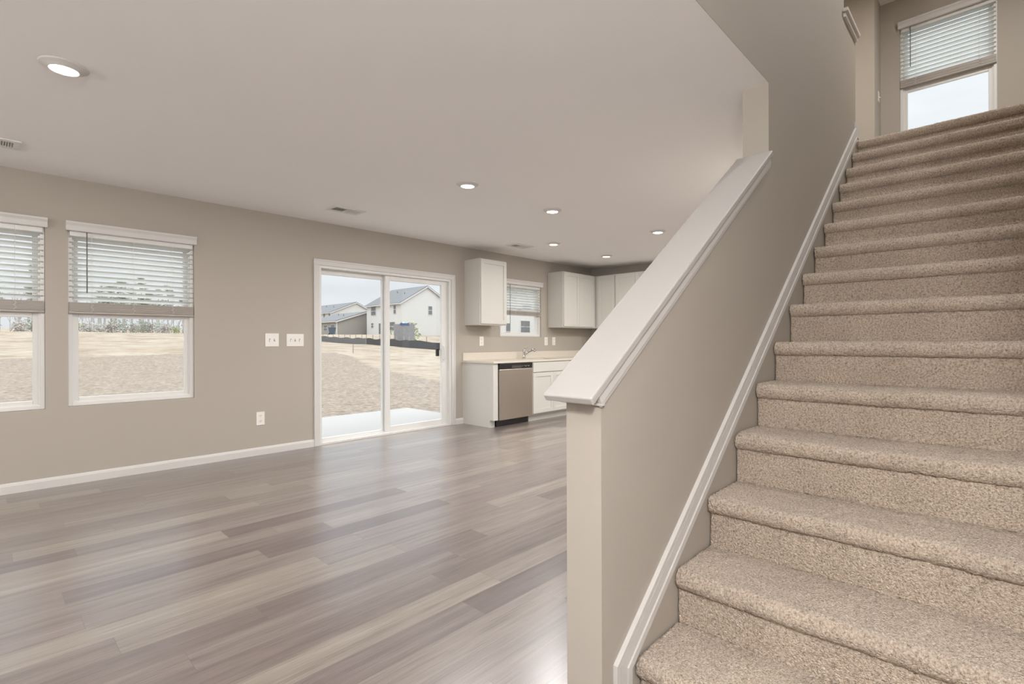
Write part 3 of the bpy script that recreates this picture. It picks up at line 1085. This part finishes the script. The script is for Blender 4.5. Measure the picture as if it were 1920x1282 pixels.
for b in ((-hx_, hx_, -hy_, hy_, -.19, -.186), (-hx_, -hx_ + .003, -hy_, hy_, -.19, .004), (hx_ - .003, hx_, -hy_, hy_, -.19, .004),
          (-hx_, hx_, -hy_, -hy_ + .003, -.19, .004), (-hx_, hx_, hy_ - .003, hy_, -.19, .004)):
    add_box(bm, *b)
obj('basin', bm, STEEL, sk_)
bm = bmesh.new()
add_lathe(bm, [(0.0, -.184), (.035, -.184), (.040, -.186)], 20)
obj('drain', bm, CHROME, sk_)

fa = empty('kitchen_faucet', (5.70, 5.215, .8685))
tag(fa, 'chrome single-lever faucet behind the kitchen sink', 'faucet')
bm = bmesh.new()
add_lathe(bm, [(0.0, 0), (.030, 0), (.030, .006), (.024, .012), (.022, .05), (.023, .10), (.021, .135), (.012, .150), (0, .153)], 24)
obj('body', bm, CHROME, fa)
bm = bmesh.new()
pts = [(0, -.012, .055), (.02, -.06, .095), (.045, -.12, .128), (.06, -.155, .135)]
rr = [.013, .013, .015, .019]
for k in range(3):
    add_tube(bm, pts[k], pts[k + 1], rr[k], rr[k + 1], seg=14)
add_tube(bm, pts[3], (.066, -.168, .108), .020, .017, seg=14)
obj('spout', bm, CHROME, fa)
bm = bmesh.new()
add_tube(bm, (0, 0, .145), (.03, -.05, .172), .008, .005, seg=10)
obj('lever', bm, CHROME, fa)

# ------------------------------------------------------------------ outside: ground, patio, houses, fence, trees
ZP = [(5.3, -.16), (10, -.12), (16, .07), (20, .2), (28, .55), (32, .74), (43, .9), (58, 1.3), (72, 2.35), (85, 2.5), (105, 2.8), (125, 3.2), (145, 3.5), (200, 4.5), (320, 8)]
def lerp(tab, v):
    if v <= tab[0][0]:
        return tab[0][1]
    for (a, p), (b, q) in zip(tab, tab[1:]):
        if v <= b:
            return p + (q - p) * (v - a) / (b - a)
    return tab[-1][1]
def ground_z(x, y):
    return lerp(ZP, y) + 0.05 * math.sin(x * .31 + y * .17) * min(1, max(0, (y - 14) / 20)) + 0.03 * math.sin(x * .9 + 1.3) * math.sin(y * .7) * min(1, max(0, (y - 12) / 10))
EDGE = [(7, 9.0), (12, 9.5), (17, 10.4), (25, 13.5), (28, 14.2)]
ys = [5.48 + 0.35 * k for k in range(70)] + [30 + 0.9 * k for k in range(60)] + [84 + 4 * k for k in range(60)]
xs = [-40 + 5 * k for k in range(8)] + [0 + 0.45 * k for k in range(80)] + [36 + 2.0 * k for k in range(40)] + [120 + 12 * k for k in range(12)]
bm = bmesh.new()
lay = bm.verts.layers.float.new('sand')
grid = []
for y in ys:
    row = []
    for x in xs:
        v = bm.verts.new((x, y, ground_z(x, y)))
        d1 = (y - (28 + .8 * math.sin(x * .4))) / 2.0
        d2 = (x - lerp(EDGE, y)) / 0.8
        v[lay] = max(0, min(1, .5 + .5 * max(d1, d2)))
        row.append(v)
    grid.append(row)
for a, b in zip(grid, grid[1:]):
    for k in range(len(xs) - 1):
        f = bm.faces.new((a[k], a[k + 1], b[k + 1], b[k]))
        f.smooth = True
g = obj('ground', bm, TERRAIN)
struct(g, 'dry straw-coloured lawn and sandy lot behind the house', 'ground')

pat = bx('patio_slab', CONCRETE, None, (1.9, 5.30, D + .15, 7.71, -.17, -.06), bevel=0.01)
struct(pat, 'pale concrete patio slab outside the sliding door', 'patio')


def house(name, x0, x1, y0, y1, zb, ze, zr, wallm, label, windows_left=(), windows_front=(), ridge_x=None, door_left=None):
    """Gabled house, ridge along Y; left wall x = x0, gable wall y = y0."""
    r = empty(name, (x0, y0, zb))
    tag(r, label, 'house')
    W, L, e, rz_ = x1 - x0, y1 - y0, ze - zb, zr - zb
    rx_ = (ridge_x - x0) if ridge_x else W / 2
    bm = bmesh.new()
    add_prism(bm, [(0, -1.5), (W, -1.5), (W, e), (rx_, rz_), (0, e)], 0, L, 'y')
    obj('walls', bm, wallm, r)
    bm = bmesh.new()
    sl = (rz_ - e) / rx_
    sr = (rz_ - e) / (W - rx_)
    ov = .35
    add_prism(bm, [(-ov, e - sl * ov + .02), (rx_, rz_ + .02), (W + ov, e - sr * ov + .02), (W + ov, e - sr * ov + .17), (rx_, rz_ + .19), (-ov, e - sl * ov + .17)], -.25, L + .25, 'y')
    rf = obj('roof', bm, SHINGLE, r)
    bm = bmesh.new()
    add_box(bm, -ov - .06, -ov + .05, -.25, L + .25, e - sl * ov - .06, e - sl * ov + .10)
    add_prism(bm, [(-ov, e - sl * ov - .16), (rx_, rz_ - .16), (W + ov, e - sr * ov - .16), (W + ov, e - sr * ov + .06), (rx_, rz_ + .06), (-ov, e - sl * ov + .06)], -.30, -.22, 'y')
    add_box(bm, -.03, .12, -.03, .12, -1.0, e)
    obj('fascia', bm, TRIM, r)
    for (vx, vy) in ((rx_ * .55, L * .3), (rx_ * .7, L * .62)):
        vz = e + sl * vx
        bm = bmesh.new()
        add_tube(bm, (vx, vy, vz), (vx, vy, vz + .55), .07, seg=8)
        obj('vent_pipe', bm, SHINGLE, rf)
    def win(a, z, w, h, side, twin):
        n_ = 2 if twin else 1
        bm = bmesh.new()
        gm = bmesh.new()
        for q in range(n_):
            a0 = a + q * (w + .1)
            if side == 'L':
                add_box(bm, -.06, .02, a0 - .08, a0 + w + .08, z - .08, z + h + .08)
                add_box(gm, -.07, -.05, a0, a0 + w, z, z + h / 2 - .04)
                add_box(gm, -.07, -.05, a0, a0 + w, z + h / 2 + .04, z + h)
            else:
                add_box(bm, a0 - .08, a0 + w + .08, -.06, .02, z - .08, z + h + .08)
                add_box(gm, a0, a0 + w, -.07, -.05, z, z + h / 2 - .04)
                add_box(gm, a0, a0 + w, -.07, -.05, z + h / 2 + .04, z + h)
        f_ = obj('window', bm, TRIM, r)
        obj('pane', gm, HOUSEGLASS, f_)
    for wv in windows_left:
        win(*wv[:4], 'L', wv[4])
    for wv in windows_front:
        win(*wv[:4], 'F', wv[4])
    if door_left:
        a, w, h = door_left
        f_ = bx('door', TRIM, r, (-.06, .02, a - .08, a + w + .08, .1, .1 + h + .08))
        bx('pane', HOUSEGLASS, f_, (-.08, -.05, a, a + w * .48, .2, .1 + h), (-.08, -.05, a + w * .52, a + w, .2, .1 + h))
    return r

house('house', 48.4, 59.4, 72.4, 83.3, 2.45, 7.85, 10.95, SIDING_WHITE, 'two-storey white house with grey roof seen through the patio door',
      windows_left=((1.36, 3.6, .66, 1.4, False), (7.75, 3.6, .72, 1.45, True), (1.66, .78, .72, 1.4, True), (8.6, 1.4, .65, .75, False)),
      windows_front=((5.75, 3.6, .8, 1.45, False),), door_left=(5.8, .9, 1.95))
house('house', 43.4, 54.8, 85.0, 96.3, 2.45, 4.98, 6.75, SIDING_GREY, 'low taupe single-storey house left of the white two-storey house',
      windows_left=((.62, .68, .66, 1.25, True), (3.55, .9, .62, 1.0, True), (8.6, .7, .55, 1.0, False)), door_left=(6.1, 1.3, 1.7), ridge_x=49.1)
house('house', 52.2, 63.6, 105, 122, 2.8, 7.75, 10.2, SIDING_WHITE, 'white two-storey house rising behind the low taupe house',
      windows_left=((.1, 3.5, .6, 1.3, False), (2.55, 3.4, .7, 1.4, False), (7.0, 3.0, .9, 1.6, False)), ridge_x=58.3)
house('house', 71, 84, 125, 140, 3.2, 9.0, 11.2, SIDING_WHITE, 'distant house with only its dark roof showing', ridge_x=77)
house('house', 49.9, 70.0, 50.5, 58.5, 1.3, 7.0, 10.5, SIDING_WHITE, 'white house seen through the kitchen window',
      windows_front=((4.6, 1.25, .92, 1.7, True), (1.5, .2, .85, 2.3, False), (9.0, 1.0, .85, 1.75, True), (5.0, 4.0, .85, 1.5, True), (12.5, 4.0, .85, 1.5, True)))

# silt fence: fabric strip with a stake every few metres
def silt_fence(pts, h0, mat, label):
    r = empty('silt_fence', (pts[0][0], pts[0][1], ground_z(*pts[0])))
    tag(r, label, 'fence')
    base = Vector(r.location)
    bm = bmesh.new()
    prev = None
    stakes = []
    for (a, b) in zip(pts, pts[1:]):
        nseg = max(2, int(math.dist(a, b) / .6))
        for k in range(nseg + (1 if b == pts[-1] else 0)):
            t_ = k / nseg
            x, y = a[0] + (b[0] - a[0]) * t_, a[1] + (b[1] - a[1]) * t_
            sag = .05 * math.sin(k * 1.1)
            z = ground_z(x, y)
            cur = [(x, y, z - .1), (x, y, z + h0 + sag), (x + .03, y + .03, z + h0 + sag), (x + .03, y + .03, z - .1)]
            cur = [bm.verts.new(Vector(c) - base) for c in cur]
            if prev:
                for q in range(4):
                    bm.faces.new((prev[q], prev[(q + 1) % 4], cur[(q + 1) % 4], cur[q]))
            else:
                bm.faces.new(cur)
            prev = cur
            if k % 3 == 0:
                stakes.append(Vector((x + .05, y + .05, z)) - base)
    bm.faces.new(prev)
    obj('fabric', bm, mat, r)
    for s_ in stakes:
        bm = bmesh.new()
        add_box(bm, s_.x, s_.x + .05, s_.y, s_.y + .05, s_.z - .2, s_.z + h0 + .35)
        obj('stake', bm, STAKE, r)
silt_fence([(26.6, 62), (27.6, 57.5), (26.4, 50), (25.0, 43.2)], .62, FABRIC, 'grey silt fence on the sandy lot, left stretch')
silt_fence([(24.8, 42.8), (23.3, 36.5), (22.0, 31.8), (22.6, 27.6), (24.5, 24.0)], .55, FABRIC_DARK, 'black silt fence on the sandy lot, right stretch')

# wrapped pallet of block
pb = empty('block_pallet', (24.3, 35.8, ground_z(24.3, 35.8)), math.radians(-35))
tag(pb, 'wrapped stack of grey block with blue bands behind the black fence', 'pallet')
bm = bmesh.new()
vs = [bm.verts.new(c) for c in ((-.78, -.6, .12), (.78, -.6, .12), (.78, .6, .12), (-.78, .6, .12), (-.88, -.6, 1.80), (.86, -.6, 1.80), (.86, .6, 1.80), (-.88, .6, 1.80))]
for f in ((0, 3, 2, 1), (4, 5, 6, 7), (0, 1, 5, 4), (1, 2, 6, 5), (2, 3, 7, 6), (3, 0, 4, 7)):
    bm.faces.new([vs[i] for i in f])
obj('stack', bm, SHEATHING, pb)
bx('pallet', STAKE, pb, (-.8, .8, -.62, -.5, -.1, .12), (-.8, .8, -.05, .05, -.1, .12), (-.8, .8, .5, .62, -.1, .12), (-.8, .8, -.62, .62, .08, .12))
bx('blue_band', BLUE, pb, (-.35, .40, -.66, .66, 1.74, 1.87))
bx('blue_band', BLUE, pb, (-.30, .50, -.66, -.55, .26, .40))

# wheeled bin
wb = empty('wheeled_bin', (39.9, 79.7, ground_z(39.9, 79.7)), math.radians(20))
tag(wb, 'slate blue wheeled bin in front of the low taupe house', 'bin')
bm = bmesh.new()
vs = [bm.verts.new(c) for c in ((-.3, -.3, .05), (.3, -.3, .05), (.3, .3, .05), (-.3, .3, .05), (-.42, -.42, 1.1), (.42, -.42, 1.1), (.42, .42, 1.1), (-.42, .42, 1.1))]
for f in ((0, 3, 2, 1), (4, 5, 6, 7), (0, 1, 5, 4), (1, 2, 6, 5), (2, 3, 7, 6), (3, 0, 4, 7)):
    bm.faces.new([vs[i] for i in f])
obj('body', bm, BINBLUE, wb)
bx('lid', BINBLUE, wb, (-.46, .46, -.46, .46, 1.1, 1.2), bevel=0.03)
for sx in (-.33, .33):
    bm = bmesh.new()
    add_tube(bm, (sx - .04, .32, .1), (sx + .04, .32, .1), .12, seg=14)
    obj('wheel', bm, BLACK, wb)


# trees at the far edge of the field
def blob_leaves(bm, c, r, nq, size, rnd, flat=1.0):
    for _ in range(nq):
        d = Vector((rnd.gauss(0, 1), rnd.gauss(0, 1), rnd.gauss(0, 1) * flat))
        d = d.normalized() * r * rnd.random() ** .45
        d.z *= flat
        p_ = Vector(c) + d
        u = Vector((rnd.gauss(0, 1), rnd.gauss(0, 1), rnd.gauss(0, 1))).normalized() * size * rnd.uniform(.6, 1.3)
        w_ = u.orthogonal().normalized() * size * .55
        q = u.cross(w_).normalized() * size * .3
        v = [bm.verts.new(p_ + a) for a in (u, w_, -u, -w_)]
        t_ = bm.verts.new(p_ + q)
        for i in range(4):
            bm.faces.new((v[i], v[(i + 1) % 4], t_))


def branch(bm, p0, d, ln, r, depth, rnd):
    p1 = p0 + d * ln
    add_tube(bm, p0, p1, r, r * .6, seg=5, cap=False)
    if depth == 0:
        return
    for _ in range(rnd.choice((2, 3, 3))):
        nd = (d + Vector((rnd.uniform(-.45, .45), rnd.uniform(-.45, .45), rnd.uniform(0, .5)))).normalized()
        branch(bm, p0 + d * ln * rnd.uniform(.55, 1.0), nd, ln * rnd.uniform(.55, .8), r * .55, depth - 1, rnd)


def make_pine(seed):
    rnd = random.Random(seed)
    r = empty('pine_tree')
    h = rnd.uniform(10.5, 14)
    bm = bmesh.new()
    add_tube(bm, (0, 0, -.5), (rnd.uniform(-.3, .3), 0, h * .6), .26, .17, seg=7, cap=False)
    add_tube(bm, (0, 0, h * .55), (0, 0, h), .17, .04, seg=6)
    for k in range(9):
        z = h * (.42 + .06 * k)
        a = rnd.random() * 6.3
        add_tube(bm, (0, 0, z), (math.cos(a) * 2, math.sin(a) * 2, z + .5), .06, .02, seg=4, cap=False)
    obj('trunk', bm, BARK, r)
    bm = bmesh.new()
    for k in range(16):
        z = h * rnd.uniform(.45, 1.0)
        a = rnd.random() * 6.3
        q = (1.15 - z / h) * 2.4 * rnd.uniform(.3, 1)
        blob_leaves(bm, (math.cos(a) * q, math.sin(a) * q, z), rnd.uniform(.7, 1.1), 34, .36, rnd, .6)
    obj('crown', bm, NEEDLE, r)
    return r


def make_bare(seed):
    rnd = random.Random(seed)
    r = empty('bare_tree')
    bm = bmesh.new()
    branch(bm, Vector((0, 0, -.5)), Vector((0, 0, 1)), 3.9, .14, 4, rnd)
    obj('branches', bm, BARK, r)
    return r


def make_bush(seed, mat, s):
    rnd = random.Random(seed)
    r = empty('shrub')
    bm = bmesh.new()
    for k in range(7):
        blob_leaves(bm, (rnd.uniform(-1, 1) * s, rnd.uniform(-.6, .6) * s, rnd.uniform(.3, 1.5) * s), .9 * s, 46, .30, rnd)
    obj('foliage', bm, mat, r)
    bm = bmesh.new()
    branch(bm, Vector((0, 0, -.3)), Vector((0, 0, 1)), 1.2 * s, .07, 2, rnd)
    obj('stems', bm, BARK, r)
    return r

PINES = [make_pine(s) for s in (1, 2, 3)]
BARES = [make_bare(s) for s in (11, 12, 13)]
used = set()
rnd = random.Random(42)
def place(protos, x, y, label, cat, group, sc):
    k = rnd.randrange(len(protos))
    o = protos[k]
    if o.name in used:
        o = copy_tree(o)
    used.add(protos[k].name)
    o.location = (x, y, ground_z(x, y))
    o.rotation_euler = (0, 0, rnd.random() * 6.28)
    o.scale = (sc, sc, sc)
    tag(o, label, cat, group)
cells = []
for row in range(9):
    y = 132 + row * 5.6
    for k in range(int(y * 0.285 / 5.6) + 1):
        cells.append((-1.0 + k * 5.6 + (row % 2) * 2.8 + rnd.uniform(-.4, .4), y + rnd.uniform(-.4, .4)))
for k, (x, y) in enumerate(cells):
    if (k * 7 + k // 9) % 13 < 6:
        place(PINES, x, y, 'tall hazy pine in the tree line beyond the field', 'tree', 'pines in the tree line', rnd.uniform(.8, 1.1))
    else:
        place(BARES, x, y, 'bare grey tree in the tree line beyond the field', 'tree', 'bare trees in the tree line', rnd.uniform(.75, 1.0))
SHRUBS = {LEAF: [make_bush(21, LEAF, 1.5)], DEADLEAF: [make_bush(22, DEADLEAF, 1.6)], NEEDLE: [make_bush(23, NEEDLE, 1.9)]}
KINDS = ((LEAF, 'yellow-green shrub at the far edge of the field', 'yellow-green shrubs at the far edge of the field'),
         (DEADLEAF, 'faded brown brush at the far edge of the field', 'faded brush at the far edge of the field'),
         (NEEDLE, 'dusky green bush at the far edge of the field', 'dusky bushes at the far edge of the field'))
for row, seq in enumerate(('NDNDDNDND', 'DNLDNDLDN', 'NDDLNDNDLN')):
    y = 117.5 + row * 4.9
    for k, c in enumerate(seq):
        mat_, lab, grp_ = KINDS['LDN'.index(c)]
        place(SHRUBS[mat_], -.6 + k * 4.3 + (row % 2) * 2.1 + rnd.uniform(-.3, .3), y + rnd.uniform(-.3, .3), lab, 'shrub', grp_, rnd.uniform(.54, .72))
place(SHRUBS[LEAF], 26.55, 39.3, 'small yellowish bush peeking over the wrapped block stack', 'shrub', None, .68)
sx_, sy_ = 14.8, 27.0
sz_ = ground_z(sx_, sy_)
o = bx('wooden_stake', STAKE, None, (sx_ - .02, sx_ + .02, sy_ - .02, sy_ + .02, sz_ - .15, sz_ + .50), bevel=0.004)
tag(o, 'lone wooden stake in the sand before the grey silt fence', 'stake')
